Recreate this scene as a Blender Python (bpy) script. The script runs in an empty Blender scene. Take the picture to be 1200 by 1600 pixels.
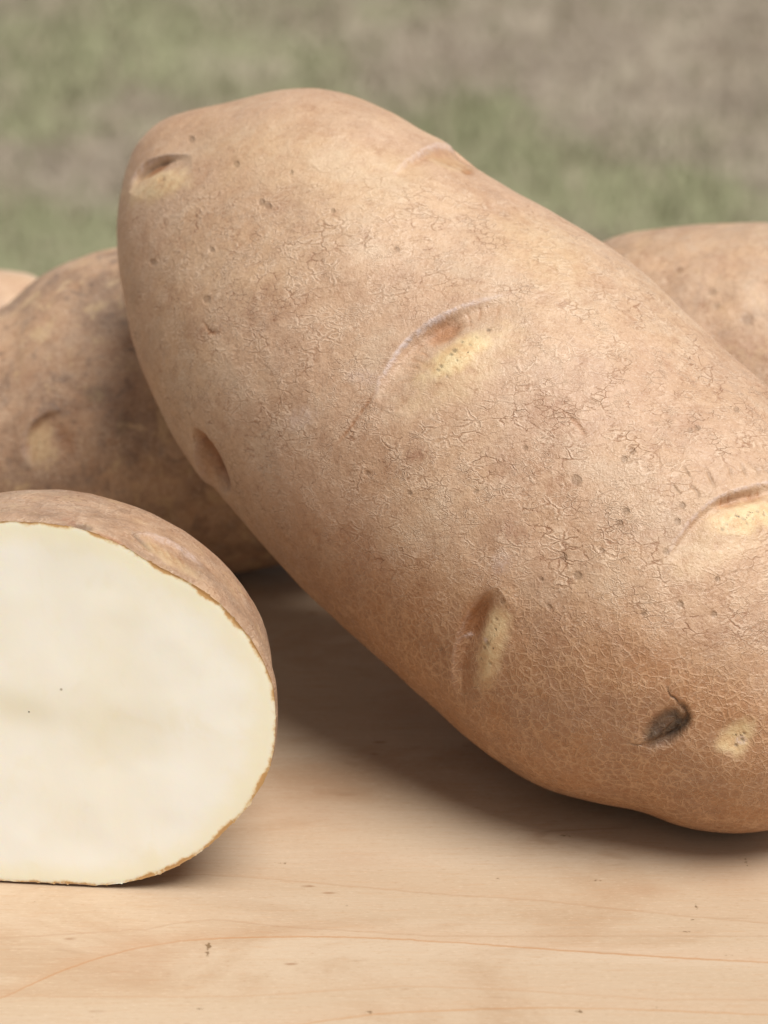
import bpy, math
import numpy as np

R = math.radians
rng = np.random.default_rng(7)
scene = bpy.context.scene
col = scene.collection

# ------------------------------------------------------------------ camera
PITCH, CAM_H, LENS = R(22.0), 0.234, 100.0
TAN = 18.0 / LENS
cam_d = bpy.data.cameras.new("camera")
cam = bpy.data.objects.new("camera", cam_d)
col.objects.link(cam)
cam.location = (0, 0, CAM_H)
cam.rotation_euler = (R(90) - PITCH, 0, 0)
cam_d.sensor_fit = 'VERTICAL'
cam_d.sensor_height = 36.0
cam_d.sensor_width = 27.0
cam_d.lens = LENS
cam_d.clip_start = 0.01
cam_d.clip_end = 2000.0
cam_d.dof.use_dof = True
cam_d.dof.focus_distance = 0.468
cam_d.dof.aperture_fstop = 22.0
scene.camera = cam

# ------------------------------------------------------------------ world and sun
SUN_EL, SUN_AZ = R(66), R(128)      # azimuth clockwise from +Y: light from high on the right
world = bpy.data.worlds.new("World")
scene.world = world
world.use_nodes = True
wn = world.node_tree
wn.nodes.clear()
sky = wn.nodes.new('ShaderNodeTexSky')
sky.sky_type = 'NISHITA'
sky.sun_disc = False
sky.sun_elevation = SUN_EL
sky.sun_rotation = SUN_AZ
sky.air_density = 0.6
sky.dust_density = 1.0
sky.ozone_density = 1.0
hs = wn.nodes.new('ShaderNodeHueSaturation')     # a cloud cover takes the blue out of the sky
hs.inputs['Saturation'].default_value = 0.04
bg = wn.nodes.new('ShaderNodeBackground')
bg.inputs['Strength'].default_value = 0.052
wo = wn.nodes.new('ShaderNodeOutputWorld')
wn.links.new(sky.outputs[0], hs.inputs['Color'])
wn.links.new(hs.outputs[0], bg.inputs['Color'])
wn.links.new(bg.outputs[0], wo.inputs['Surface'])

sun_d = bpy.data.lights.new("sun", 'SUN')
sun_d.energy = 2.4
sun_d.angle = R(38)
sun_d.color = (1.0, 0.98, 0.95)
sun = bpy.data.objects.new("sun", sun_d)
col.objects.link(sun)
sun.rotation_euler = (R(90) - SUN_EL, 0, -SUN_AZ + math.pi)   # set exactly below
from mathutils import Vector
sdir = Vector((math.sin(SUN_AZ) * math.cos(SUN_EL), math.cos(SUN_AZ) * math.cos(SUN_EL), math.sin(SUN_EL)))
sun.rotation_euler = sdir.to_track_quat('Z', 'Y').to_euler()
sun.location = (0.5, -0.5, 2)

vs = scene.view_settings
vs.view_transform = 'Standard'
vs.look = 'None'
vs.gamma = 1.0
vs.use_curve_mapping = False
vs.exposure = 0.88
scene.cycles.max_bounces = 8

# ------------------------------------------------------------------ maths helpers
CAMP = np.array([0, 0, CAM_H])
FW = np.array([0, math.cos(PITCH), -math.sin(PITCH)])
UP = np.array([0, math.sin(PITCH), math.cos(PITCH)])
RT = np.array([1.0, 0, 0])


def ray(px, py):
    px, py = np.asarray(px, float), np.asarray(py, float)
    return FW + RT * ((px - 600) / 800 * TAN)[..., None] + UP * ((800 - py) / 800 * TAN)[..., None]


def unproj(px, py, depth):
    return CAMP + ray(px, py) * np.asarray(depth, float)[..., None]


def on_table(px, py, z=0.0):
    r = ray(px, py)
    return CAMP + r * ((z - CAM_H) / r[..., 2])[..., None]


def project(P):
    q = P - CAMP
    d = q @ FW
    return 600 + 800 * (q @ RT) / d / TAN, 800 - 800 * (q @ UP) / d / TAN


def _hash(ix, iy, iz, seed):
    h = (ix.astype(np.uint32) * np.uint32(374761393) + iy.astype(np.uint32) * np.uint32(668265263)
         + iz.astype(np.uint32) * np.uint32(2147483647 ^ 0x5bd1e995) + np.uint32((seed * 974711) & 0xffffffff))
    h = (h ^ (h >> np.uint32(13))) * np.uint32(1274126177)
    h = (h ^ (h >> np.uint32(16))) * np.uint32(2246822519)
    return (h ^ (h >> np.uint32(15))).astype(np.float64) / 4294967295.0


def vnoise(P, scale, seed=0, octaves=1):
    """value noise in -1..1"""
    out, amp, tot = 0.0, 1.0, 0.0
    for o in range(octaves):
        Q = P * (scale * 2 ** o) + 1000.0 + 17.3 * o
        I = np.floor(Q).astype(np.int64)
        F = Q - I
        F = F * F * F * (F * (F * 6 - 15) + 10)
        r = 0
        for dx in (0, 1):
            wx = F[:, 0] if dx else 1 - F[:, 0]
            for dy in (0, 1):
                wy = F[:, 1] if dy else 1 - F[:, 1]
                for dz in (0, 1):
                    wz = F[:, 2] if dz else 1 - F[:, 2]
                    r = r + wx * wy * wz * _hash(I[:, 0] + dx, I[:, 1] + dy, I[:, 2] + dz, seed + o)
        out = out + amp * (r * 2 - 1)
        tot += amp
        amp *= 0.5
    return out / tot


def sstep(a, b, x):
    t = np.clip((x - a) / (b - a), 0, 1)
    return t * t * (3 - 2 * t)


def catmull(pts, n=12, closed=False):
    p = np.asarray(pts, float)
    if closed:
        q = np.vstack([p[-1], p, p[0], p[1]])
    else:
        q = np.vstack([2 * p[0] - p[1], p, 2 * p[-1] - p[-2]])
    t = np.linspace(0, 1, n, endpoint=False)[:, None]
    out = []
    for i in range(1, len(q) - 2):
        a, b, c, d = q[i - 1], q[i], q[i + 1], q[i + 2]
        out.append(0.5 * ((2 * b) + (c - a) * t + (2 * a - 5 * b + 4 * c - d) * t ** 2 + (3 * b - a - 3 * c + d) * t ** 3))
    out = np.vstack(out)
    if not closed:
        out = np.vstack([out, p[-1:]])
    return out


# ------------------------------------------------------------------ object helpers
def tag(o, label=None, cat=None, group=None, kind=None):
    if label: o['label'] = label
    if cat: o['category'] = cat
    if group: o['group'] = group
    if kind: o['kind'] = kind
    return o


def empty(name, loc):
    o = bpy.data.objects.new(name, None)
    o.empty_display_size = 0.02
    o.location = loc
    col.objects.link(o)
    return o


def mesh_obj(name, V, faces, mat, parent=None, attrs=None, normals=None, smooth=True):
    """V (n,3), faces (m,3|4) int array"""
    me = bpy.data.meshes.new(name)
    n, (m, k) = len(V), faces.shape
    me.vertices.add(n)
    me.vertices.foreach_set('co', np.ascontiguousarray(V, dtype=np.float32).ravel())
    me.loops.add(m * k)
    me.polygons.add(m)
    me.loops.foreach_set('vertex_index', np.ascontiguousarray(faces, dtype=np.int32).ravel())
    me.polygons.foreach_set('loop_start', np.arange(0, m * k, k, dtype=np.int32))
    me.polygons.foreach_set('use_smooth', np.full(m, smooth, dtype=bool))
    me.update(calc_edges=True)
    me.validate(clean_customdata=False)
    for an, av in (attrs or {}).items():
        a = me.attributes.new(an, 'FLOAT', 'POINT')
        a.data.foreach_set('value', np.ascontiguousarray(av, dtype=np.float32))
    if normals is not None:
        me.normals_split_custom_set_from_vertices(np.asarray(normals, dtype=np.float32).tolist())
    me.materials.append(mat)
    o = bpy.data.objects.new(name, me)
    col.objects.link(o)
    if parent is not None:
        o.parent = parent
    return o


def take(V, N, F, attrs, fmask):
    """the sub-mesh of the faces in fmask"""
    f = F[fmask]
    used = np.zeros(len(V), bool)
    used[f.ravel()] = True
    new = np.cumsum(used) - 1
    return V[used], N[used], new[f], {k: a[used] for k, a in attrs.items()}


def grid_faces(nu, nv, wrap):
    """faces of a (nu, nv) grid, wrapped in v"""
    i = np.arange(nu - 1)[:, None]
    j = np.arange(nv if wrap else nv - 1)[None, :]
    j2 = (j + 1) % nv
    f = np.stack([i * nv + j, i * nv + j2, (i + 1) * nv + j2, (i + 1) * nv + j], -1)
    return f.reshape(-1, 4)


def vert_normals(V, F):
    n = np.cross(V[F[:, 2]] - V[F[:, 0]], V[F[:, 3 % F.shape[1]]] - V[F[:, 1]]) if F.shape[1] == 4 else \
        np.cross(V[F[:, 1]] - V[F[:, 0]], V[F[:, 2]] - V[F[:, 0]])
    N = np.zeros_like(V)
    for k in range(F.shape[1]):
        for a in range(3):
            N[:, a] += np.bincount(F[:, k], n[:, a], minlength=len(V))
    return N / np.maximum(np.linalg.norm(N, axis=1, keepdims=True), 1e-20)


# ------------------------------------------------------------------ node helpers
class NT:
    def __init__(self, name):
        self.m = bpy.data.materials.new(name)
        self.m.use_nodes = True
        self.t = self.m.node_tree
        self.t.nodes.clear()
        self.out = self.n('ShaderNodeOutputMaterial')
        self.bsdf = self.n('ShaderNodeBsdfPrincipled')
        self.l(self.bsdf.outputs[0], self.out.inputs['Surface'])
        self.tc = self.n('ShaderNodeTexCoord').outputs['Object']

    def n(self, t, **kw):
        x = self.t.nodes.new(t)
        for k, v in kw.items():
            setattr(x, k, v)
        return x

    def l(self, a, b):
        self.t.links.new(a, b)

    def put(self, sock, v):
        if isinstance(v, bpy.types.NodeSocket):
            self.l(v, sock)
        else:
            sock.default_value = v

    def math(self, op, a, b=0.0, c=0.0, clamp=False):
        x = self.n('ShaderNodeMath', operation=op, use_clamp=clamp)
        self.put(x.inputs[0], a); self.put(x.inputs[1], b); self.put(x.inputs[2], c)
        return x.outputs[0]

    def add(self, a, b): return self.math('ADD', a, b)
    def mul(self, a, b): return self.math('MULTIPLY', a, b)
    def sub(self, a, b): return self.math('SUBTRACT', a, b)

    def step(self, v, a, b, lo=0.0, hi=1.0):
        x = self.n('ShaderNodeMapRange', interpolation_type='SMOOTHSTEP')
        self.put(x.inputs['Value'], v)
        x.inputs['From Min'].default_value = a; x.inputs['From Max'].default_value = b
        x.inputs['To Min'].default_value = lo; x.inputs['To Max'].default_value = hi
        return x.outputs[0]

    def noise(self, scale, detail=2.0, rough=0.5, dist=0.0, vec=None, out=0):
        x = self.n('ShaderNodeTexNoise')
        self.l(vec or self.tc, x.inputs['Vector'])
        x.inputs['Scale'].default_value = scale
        x.inputs['Detail'].default_value = detail
        x.inputs['Roughness'].default_value = rough
        x.inputs['Distortion'].default_value = dist
        return x.outputs[out]

    def voro(self, scale, feature='DISTANCE_TO_EDGE', vec=None, out=0, rnd=1.0):
        x = self.n('ShaderNodeTexVoronoi', feature=feature)
        self.l(vec or self.tc, x.inputs['Vector'])
        x.inputs['Scale'].default_value = scale
        x.inputs['Randomness'].default_value = rnd
        return x.outputs[out]

    def warp(self, scale, amount, vec=None, detail=1.0):
        c = self.noise(scale, detail, 0.5, 0.0, vec, out=1)
        s = self.n('ShaderNodeVectorMath', operation='SUBTRACT')
        self.l(c, s.inputs[0]); s.inputs[1].default_value = (0.5, 0.5, 0.5)
        k = self.n('ShaderNodeVectorMath', operation='SCALE')
        self.l(s.outputs[0], k.inputs[0]); k.inputs['Scale'].default_value = amount
        a = self.n('ShaderNodeVectorMath', operation='ADD')
        self.l(vec or self.tc, a.inputs[0]); self.l(k.outputs[0], a.inputs[1])
        return a.outputs[0]

    def mapping(self, scale=(1, 1, 1), rot=(0, 0, 0), loc=(0, 0, 0), vec=None):
        x = self.n('ShaderNodeMapping')
        self.l(vec or self.tc, x.inputs[0])
        x.inputs['Scale'].default_value = scale
        x.inputs['Rotation'].default_value = rot
        x.inputs['Location'].default_value = loc
        return x.outputs[0]

    def attr(self, name):
        x = self.n('ShaderNodeAttribute', attribute_name=name)
        return x.outputs['Fac']

    def mix(self, f, a, b, mode='MIX'):
        x = self.n('ShaderNodeMix', data_type='RGBA', blend_type=mode)
        self.put(x.inputs[0], f)
        for s, v in ((x.inputs[6], a), (x.inputs[7], b)):
            if isinstance(v, tuple): s.default_value = (*v, 1.0)
            else: self.l(v, s)
        return x.outputs[2]

    def bump(self, h, dist, strength=1.0, normal=None):
        x = self.n('ShaderNodeBump')
        self.l(h, x.inputs['Height'])
        x.inputs['Distance'].default_value = dist
        x.inputs['Strength'].default_value = strength
        if normal is not None: self.l(normal, x.inputs['Normal'])
        return x.outputs[0]

    def base(self, c): self.put(self.bsdf.inputs['Base Color'], c)


def srgb(r, g, b):
    f = lambda c: (c / 255) / 12.92 if c / 255 <= 0.04045 else ((c / 255 + 0.055) / 1.055) ** 2.4
    return (f(r), f(g), f(b))


# ------------------------------------------------------------------ materials
def skin_material(name, dirt=0.0, net_base=0.0, seed=0.0, tint=(1, 1, 1)):
    t = NT(name)
    P = t.mapping(loc=(seed, seed * 1.7, -seed))
    pad, brow, pit, spot, net, crease, red, scar = [t.attr(a) for a in ('pad', 'brow', 'pit', 'spot', 'net', 'crease', 'red', 'scar')]
    # broad colour
    n1 = t.noise(38, 4, 0.55, 0.4, P)
    n2 = t.noise(95, 5, 0.6, 0.6, t.mapping(loc=(3.1, 1.2, 0.4), vec=P))
    n3 = t.noise(420, 4, 0.65, 0.3, P)
    n4 = t.noise(900, 3, 0.65, 0.5, t.mapping(loc=(5.1, 0.2, 2.4), vec=P))
    c = t.mix(t.step(n1, 0.36, 0.64), srgb(190, 156, 128), srgb(196, 163, 131))
    c = t.mix(t.mul(t.step(n2, 0.48, 0.72), 0.5), c, srgb(178, 148, 124))
    c = t.mix(t.mul(t.step(n2, 0.46, 0.32), 0.40), c, srgb(196, 162, 134))
    c = t.mix(t.mul(t.step(n3, 0.50, 0.74), 0.40), c, srgb(214, 182, 152))
    c = t.mix(t.mul(t.step(n3, 0.48, 0.28), 0.45), c, srgb(166, 127, 99))
    c = t.mix(t.mul(t.step(n4, 0.46, 0.30), 0.28), c, srgb(150, 110, 80))
    n5 = t.noise(62, 8, 0.72, 0.5, t.mapping(scale=(0.8, 1, 1.15), loc=(1.7, 4.2, 8.1), vec=P))
    n6 = t.noise(150, 7, 0.75, 0.3, t.mapping(loc=(6.7, 1.2, 3.1), vec=P))
    c = t.mix(t.mul(t.step(n5, 0.50, 0.66), 0.55), c, srgb(200, 176, 150))
    c = t.mix(t.mul(t.step(n5, 0.48, 0.34), 0.50), c, srgb(166, 126, 96))
    c = t.mix(t.mul(t.step(n6, 0.47, 0.33), 0.48), c, srgb(158, 118, 90))
    c = t.mix(t.mul(t.step(n6, 0.54, 0.68), 0.38), c, srgb(212, 186, 158))
    # lower, netted skin is browner
    c = t.mix(t.mul(net, 0.72), c, t.mix(t.step(n2, 0.35, 0.65), srgb(162, 110, 66), srgb(150, 105, 72)))
    if dirt:
        d1 = t.noise(70, 5, 0.65, 0.8, t.mapping(loc=(7.1, 2.2, 1.4), vec=P))
        d2 = t.noise(180, 4, 0.7, 0.5, t.mapping(loc=(1.1, 6.2, 3.4), vec=P))
        c = t.mix(t.mul(t.step(d1, 0.40, 0.62), 0.75 * dirt), c, srgb(134, 106, 86))
        c = t.mix(t.mul(t.step(d2, 0.52, 0.68), 0.65 * dirt), c, srgb(108, 88, 76))
        c = t.mix(t.mul(t.step(d2, 0.47, 0.33), 0.8 * dirt), c, srgb(202, 172, 132))
    # cell network of the russet skin
    W = t.warp(420, 0.0012, P, 3.0)
    e1 = t.voro(640, vec=W)
    e2 = t.voro(1100, vec=t.warp(600, 0.0007, P))
    brk = t.noise(260, 2, 0.5, 0, t.mapping(loc=(2, 5, 1), vec=P))
    wid = t.step(t.noise(500, 2, 0.6, 0, P), 0.35, 0.7, 0.7, 1.6)
    l1 = t.mul(t.step(t.math('DIVIDE', e1, wid), 0.125, 0.02), t.step(brk, 0.30, 0.50, 0.25, 1.0))
    l2 = t.mul(t.step(e2, 0.11, 0.02), t.step(brk, 0.45, 0.62))
    lines = t.math('MAXIMUM', l1, t.mul(l2, 0.7))
    netw = t.mul(lines, t.math('ADD', net, net_base, clamp=True))
    m1n = t.noise(150, 3, 0.6, 0, t.mapping(loc=(2, 9, 7), vec=P))
    # flakes: pieces of papery skin that stand at slightly different heights
    AN = t.mapping(scale=(0.72, 1, 1.3), rot=(0, 0.30, 0), vec=P)
    W2 = t.warp(520, 0.0020, AN, 3.0)
    f1 = t.voro(420, 'F1', W2, out=1)
    sep = t.n('ShaderNodeSeparateColor'); t.l(f1, sep.inputs[0])
    fl = sep.outputs[0]
    ef1 = t.voro(420, vec=W2)
    ef2 = t.voro(760, vec=t.warp(800, 0.0013, AN, 3.0))
    pick = t.step(t.noise(95, 3, 0.6, 0.4, t.mapping(loc=(4, 4, 2), vec=P)), 0.45, 0.55)
    mf = t.n('ShaderNodeMix', data_type='FLOAT')
    t.l(pick, mf.inputs[0]); t.l(ef1, mf.inputs[2]); t.l(ef2, mf.inputs[3])
    ef = mf.outputs[0]
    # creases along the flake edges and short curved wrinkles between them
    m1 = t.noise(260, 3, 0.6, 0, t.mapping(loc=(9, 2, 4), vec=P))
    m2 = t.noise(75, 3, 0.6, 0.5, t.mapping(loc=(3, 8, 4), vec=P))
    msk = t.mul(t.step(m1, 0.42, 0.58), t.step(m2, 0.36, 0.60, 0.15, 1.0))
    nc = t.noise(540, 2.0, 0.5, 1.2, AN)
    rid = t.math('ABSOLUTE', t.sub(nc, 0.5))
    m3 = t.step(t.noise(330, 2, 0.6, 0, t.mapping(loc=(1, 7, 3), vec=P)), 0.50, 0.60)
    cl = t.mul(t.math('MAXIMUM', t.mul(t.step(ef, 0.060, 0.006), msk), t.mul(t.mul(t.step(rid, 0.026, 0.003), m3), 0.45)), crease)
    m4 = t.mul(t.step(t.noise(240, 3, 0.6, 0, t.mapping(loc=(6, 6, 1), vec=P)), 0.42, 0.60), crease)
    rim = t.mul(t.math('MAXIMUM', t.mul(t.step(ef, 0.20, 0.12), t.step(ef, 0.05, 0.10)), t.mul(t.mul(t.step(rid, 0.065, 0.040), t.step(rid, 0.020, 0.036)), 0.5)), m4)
    # fine grain
    g1 = t.noise(2600, 3, 0.7, 0, P)
    g2 = t.noise(1150, 3, 0.6, 0.4, P)
    # colour of those
    c = t.mix(t.mul(netw, t.step(m1n, 0.35, 0.6, 0.22, 0.55)), c, srgb(204, 166, 130))
    c = t.mix(t.mul(t.mul(t.step(e1, 0.15, 0.40), net), 0.30), c, srgb(140, 92, 58))
    c = t.mix(t.mul(cl, t.step(n6, 0.62, 0.42, 0.40, 0.85)), c, srgb(142, 98, 68))  # crease dirt, with the shade under the flake edges painted in
    c = t.mix(t.mul(rim, 0.40), c, srgb(224, 198, 172))  # pale flake edges, also painted as light on the raised lips
    c = t.mix(t.mul(t.step(g1, 0.56, 0.74), 0.42), c, srgb(230, 206, 182))
    c = t.mix(t.mul(t.step(g1, 0.44, 0.28), 0.36), c, srgb(124, 88, 62))
    c = t.mix(t.mul(t.step(g2, 0.60, 0.74), 0.30), c, srgb(222, 194, 168))
    # reddish rubbed patches
    c = t.mix(t.mul(t.mul(red, t.step(n4, 0.40, 0.58)), 0.62), c, srgb(150, 106, 80))
    # lenticel spots
    c = t.mix(t.mul(spot, 0.50), c, srgb(132, 104, 80))
    # eyes
    c = t.mix(t.mul(pit, 0.85), c, t.mix(t.step(n3, 0.3, 0.7), srgb(136, 84, 44), srgb(168, 110, 64)))
    padn = t.math('MULTIPLY', pad, t.step(n3, 0.16, 0.50, 0.55, 1.0), clamp=True)
    c = t.mix(padn, c, t.mix(t.step(n3, 0.35, 0.62), srgb(204, 168, 122), srgb(218, 192, 148)))
    c = t.mix(t.mul(brow, t.step(g2, 0.32, 0.62, 0.15, 0.9)), c, srgb(206, 188, 182))
    speck = t.mul(t.step(t.noise(1500, 2, 0.6, 0, P), 0.60, 0.68), t.attr('dots'))
    c = t.mix(t.mul(speck, 0.9), c, srgb(84, 66, 38))
    speck2 = t.mul(t.step(t.noise(1900, 2, 0.6, 0, t.mapping(loc=(4, 4, 9), vec=P)), 0.60, 0.70), t.attr('dots'))
    c = t.mix(t.mul(speck2, 0.7), c, srgb(236, 218, 180))
    c = t.mix(t.mul(scar, t.step(n3, 0.2, 0.65, 1.0, 0.80)), c, t.mix(t.step(g2, 0.40, 0.62), srgb(28, 26, 26), srgb(70, 62, 54)))
    if tint != (1, 1, 1):
        c = t.mix(1.0, c, tint, 'MULTIPLY')
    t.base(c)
    t.bsdf.inputs['Roughness'].default_value = 0.5
    t.put(t.bsdf.inputs['Roughness'], t.step(g2, 0.3, 0.7, 0.36, 0.60))
    t.bsdf.inputs['Specular IOR Level'].default_value = 0.5
    # relief
    h = t.mul(netw, 0.26)
    h = t.add(h, t.mul(t.mul(fl, crease), 0.12))
    h = t.sub(h, t.mul(cl, 0.20))
    h = t.add(h, t.mul(rim, 0.20))
    h = t.add(h, t.mul(g2, 0.45))
    h = t.add(h, t.mul(g1, 0.35))
    h = t.sub(h, t.mul(spot, 0.4))
    h = t.add(h, t.mul(n3, 0.8))
    nrm = t.bump(h, 0.00030, 1.0)
    t.l(nrm, t.bsdf.inputs['Normal'])
    return t.m


def flesh_material():
    t = NT('cut_flesh')
    e = t.attr('edge')          # millimetres in from the skin
    P = t.tc
    n1 = t.noise(28, 3, 0.5, 0.6, P)
    n2 = t.noise(120, 4, 0.6, 0.8, t.mapping(scale=(1, 1, 0.8)))
    c = t.mix(t.step(n1, 0.36, 0.66), srgb(247, 245, 235), srgb(245, 241, 225))
    c = t.mix(t.mul(t.step(n2, 0.50, 0.72), 0.35), c, srgb(240, 233, 208))
    c = t.mix(t.mul(t.attr('core'), 0.75), c, srgb(216, 207, 172))
    en = t.add(e, t.mul(t.sub(t.noise(220, 4, 0.65), 0.5), 2.4))
    c = t.mix(t.step(en, 4.5, 0.8, 0.0, 0.55), c, srgb(242, 234, 200))
    c = t.mix(t.step(en, 0.62, 0.0, 0.0, 0.75), c, srgb(222, 184, 116))
    c = t.mix(t.step(en, 0.34, 0.02, 0.0, 0.8), c, srgb(190, 140, 84))
    sp = t.voro(110, 'F1', vec=t.mapping(loc=(0.3, 0.1, 0.2)))
    c = t.mix(t.mul(t.step(sp, 0.045, 0.02), 0.8), c, srgb(120, 96, 60))
    t.base(c)
    b = t.bsdf
    b.inputs['Roughness'].default_value = 0.42
    b.inputs['Specular IOR Level'].default_value = 0.35
    b.inputs['Subsurface Weight'].default_value = 0.35
    b.inputs['Subsurface Radius'].default_value = (1.0, 0.75, 0.4)
    b.inputs['Subsurface Scale'].default_value = 0.002
    h = t.add(t.mul(t.noise(900, 3, 0.6), 0.5), t.noise(220, 2, 0.5, 0.5, t.mapping(scale=(1, 1, 0.3))))
    t.l(t.bump(h, 0.00010, 0.35), b.inputs['Normal'])
    return t.m


def wood_material():
    t = NT('maple_wood')
    P = t.tc
    gr = t.noise(60, 5, 0.6, 0.4, t.mapping(scale=(0.10, 1.0, 1.0)))
    fib = t.noise(1300, 4, 0.7, 0.2, t.mapping(scale=(0.09, 1.0, 1.0)))
    mot = t.noise(34, 6, 0.62, 0.8, t.mapping(scale=(0.55, 1.0, 1.0)))
    fine = t.noise(2400, 3, 0.6, 0, t.mapping(scale=(0.35, 1.0, 1.0)))
    c = t.mix(t.step(gr, 0.35, 0.66), srgb(190, 168, 143), srgb(184, 160, 133))
    c = t.mix(t.mul(t.step(mot, 0.46, 0.68), 0.75), c, srgb(172, 143, 114))
    c = t.mix(t.mul(t.step(fib, 0.50, 0.70), 0.25), c, srgb(178, 136, 98))
    c = t.mix(t.mul(t.step(fib, 0.46, 0.30), 0.25), c, srgb(202, 178, 152))
    c = t.mix(t.mul(t.step(fine, 0.56, 0.72), 0.30), c, srgb(156, 120, 86))
    c = t.mix(t.mul(t.step(fine, 0.44, 0.28), 0.30), c, srgb(212, 190, 164))
    # growth lines
    nl = t.mul(t.sub(t.noise(350, 4, 0.6), 0.5), 0.9)
    wv = t.noise(120, 2, 0.5, 0, t.mapping(scale=(0.3, 1, 1)))
    for an, amt, cc in (('line_a', 0.62, (170, 122, 78)), ('line_b', 0.45, (174, 128, 84)), ('line_c', 0.30, (160, 124, 92)), ('line_d', 0.25, (170, 126, 88)), ('line_e', 0.22, (150, 114, 84))):
        d = t.add(t.attr(an), nl)                    # signed millimetres from the line
        ln = t.step(t.math('ABSOLUTE', d), 0.42, 0.05)
        c = t.mix(t.mul(t.mul(ln, t.step(wv, 0.25, 0.55, 0.5, 1.0)), amt), c, srgb(*cc))
        side_tint = t.mul(t.step(d, 0.0, 6.0, 1.0, 0.0), t.step(d, -0.3, 0.0))  # orange wood tint fading out on one side of the line
        c = t.mix(t.mul(side_tint, 0.16 * amt), c, srgb(186, 126, 78))
    st = t.math('MULTIPLY', t.attr('stain'), t.step(mot, 0.3, 0.6, 0.5, 1.0))
    c = t.mix(t.mul(st, 0.45), c, srgb(158, 112, 76))
    fk = t.add(t.attr('fleck'), t.mul(t.sub(t.noise(1300, 3, 0.6), 0.5), 1.3))
    c = t.mix(t.mul(t.step(fk, 0.45, 0.75), 0.8), c, srgb(104, 78, 46))
    sc = t.voro(95, vec=t.mapping(scale=(0.16, 1, 1), rot=(0, 0, 0.12)))
    sm = t.step(t.noise(40, 3, 0.6, 0, t.mapping(loc=(8, 3, 1))), 0.55, 0.66)
    c = t.mix(t.mul(t.mul(t.step(sc, 0.030, 0.005), sm), 0.30), c, srgb(140, 106, 76))
    # small dark pores
    pv = t.voro(230, 'F1', t.mapping(scale=(0.35, 1, 1)))
    pm = t.step(t.noise(55, 3, 0.6, 0, t.mapping(loc=(4, 2, 1))), 0.52, 0.62)
    c = t.mix(t.mul(t.mul(t.step(pv, 0.14, 0.05), pm), 0.6), c, srgb(138, 98, 64))
    t.base(c)
    t.put(t.bsdf.inputs['Roughness'], t.step(fib, 0.3, 0.7, 0.5, 0.7))
    t.bsdf.inputs['Specular IOR Level'].default_value = 0.25
    h = t.add(t.mul(fib, 0.8), t.mul(fine, 0.5))
    t.l(t.bump(h, 0.00010, 0.5), t.bsdf.inputs['Normal'])
    return t.m


def ground_material():
    t = NT('lawn_soil')
    g = t.attr('green')
    n1 = t.noise(9, 5, 0.65, 0.4)
    n2 = t.noise(45, 4, 0.7)
    c = t.mix(t.step(n1, 0.38, 0.62), srgb(150, 139, 122), srgb(122, 110, 97))
    c = t.mix(t.mul(t.step(n2, 0.45, 0.65), 0.5), c, srgb(164, 154, 136))
    gg = t.add(g, t.mul(t.sub(n2, 0.5), 0.9))
    c = t.mix(t.step(gg, 0.2, 0.9), c, srgb(136, 135, 106))
    t.base(c)
    t.bsdf.inputs['Roughness'].default_value = 0.95
    t.bsdf.inputs['Specular IOR Level'].default_value = 0.1
    t.l(t.bump(n2, 0.01, 0.6), t.bsdf.inputs['Normal'])
    return t.m


def grass_material():
    t = NT('grass_blades')
    s = t.attr('shade')
    d = t.attr('dry')
    c = t.mix(s, srgb(138, 137, 108), srgb(150, 148, 120))
    c = t.mix(d, c, t.mix(s, srgb(148, 134, 116), srgb(164, 150, 132)))
    t.base(c)
    t.bsdf.inputs['Roughness'].default_value = 0.75
    t.bsdf.inputs['Specular IOR Level'].default_value = 0.2
    return t.m


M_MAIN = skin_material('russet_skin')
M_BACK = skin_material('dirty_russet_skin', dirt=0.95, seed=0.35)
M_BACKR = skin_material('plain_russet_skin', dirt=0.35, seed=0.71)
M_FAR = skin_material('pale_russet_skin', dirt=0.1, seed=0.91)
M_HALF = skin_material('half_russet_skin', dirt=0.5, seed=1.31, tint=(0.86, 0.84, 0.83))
M_FLESH = flesh_material()
M_WOOD = wood_material()
M_SOIL = ground_material()
M_GRASS = grass_material()

# ------------------------------------------------------------------ ground, far below the board
GZ = -0.62


def green_field(x, y):
    """patches of living grass on worn dry ground"""
    P = np.stack([x, y, np.zeros_like(x)], -1)
    g = 0.22 * vnoise(P, 3.0, 21, 3) + 0.50 * vnoise(P, 9.0, 22, 3) + 0.38
    for (px, py, r, a) in ((40, 390, 80, .8), (100, 60, 140, .6), (330, 60, 150, .65), (60, 330, 90, .4), (60, 180, 70, .5), (720, 190, 100, .4), (850, 260, 130, .4),
                           (1050, 310, 120, .6), (180, 380, 80, .45), (620, 20, 80, .3), (480, 85, 60, .4), (560, 150, 60, .3), (1010, 130, 150, -.6), (150, 260, 90, -.45), (670, 100, 90, -.35), (1150, 60, 150, -.6), (420, 110, 60, -.2), (900, 30, 120, -.4)):
        c = on_table(np.array(float(px)), np.array(float(py)), GZ)
        sc = r / 4446.0 * (c[1] / math.cos(PITCH))
        d2 = ((x - c[0]) / sc) ** 2 + ((y - c[1]) / (sc * 2.2)) ** 2
        g = g + a * np.exp(-d2)
    return g


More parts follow.
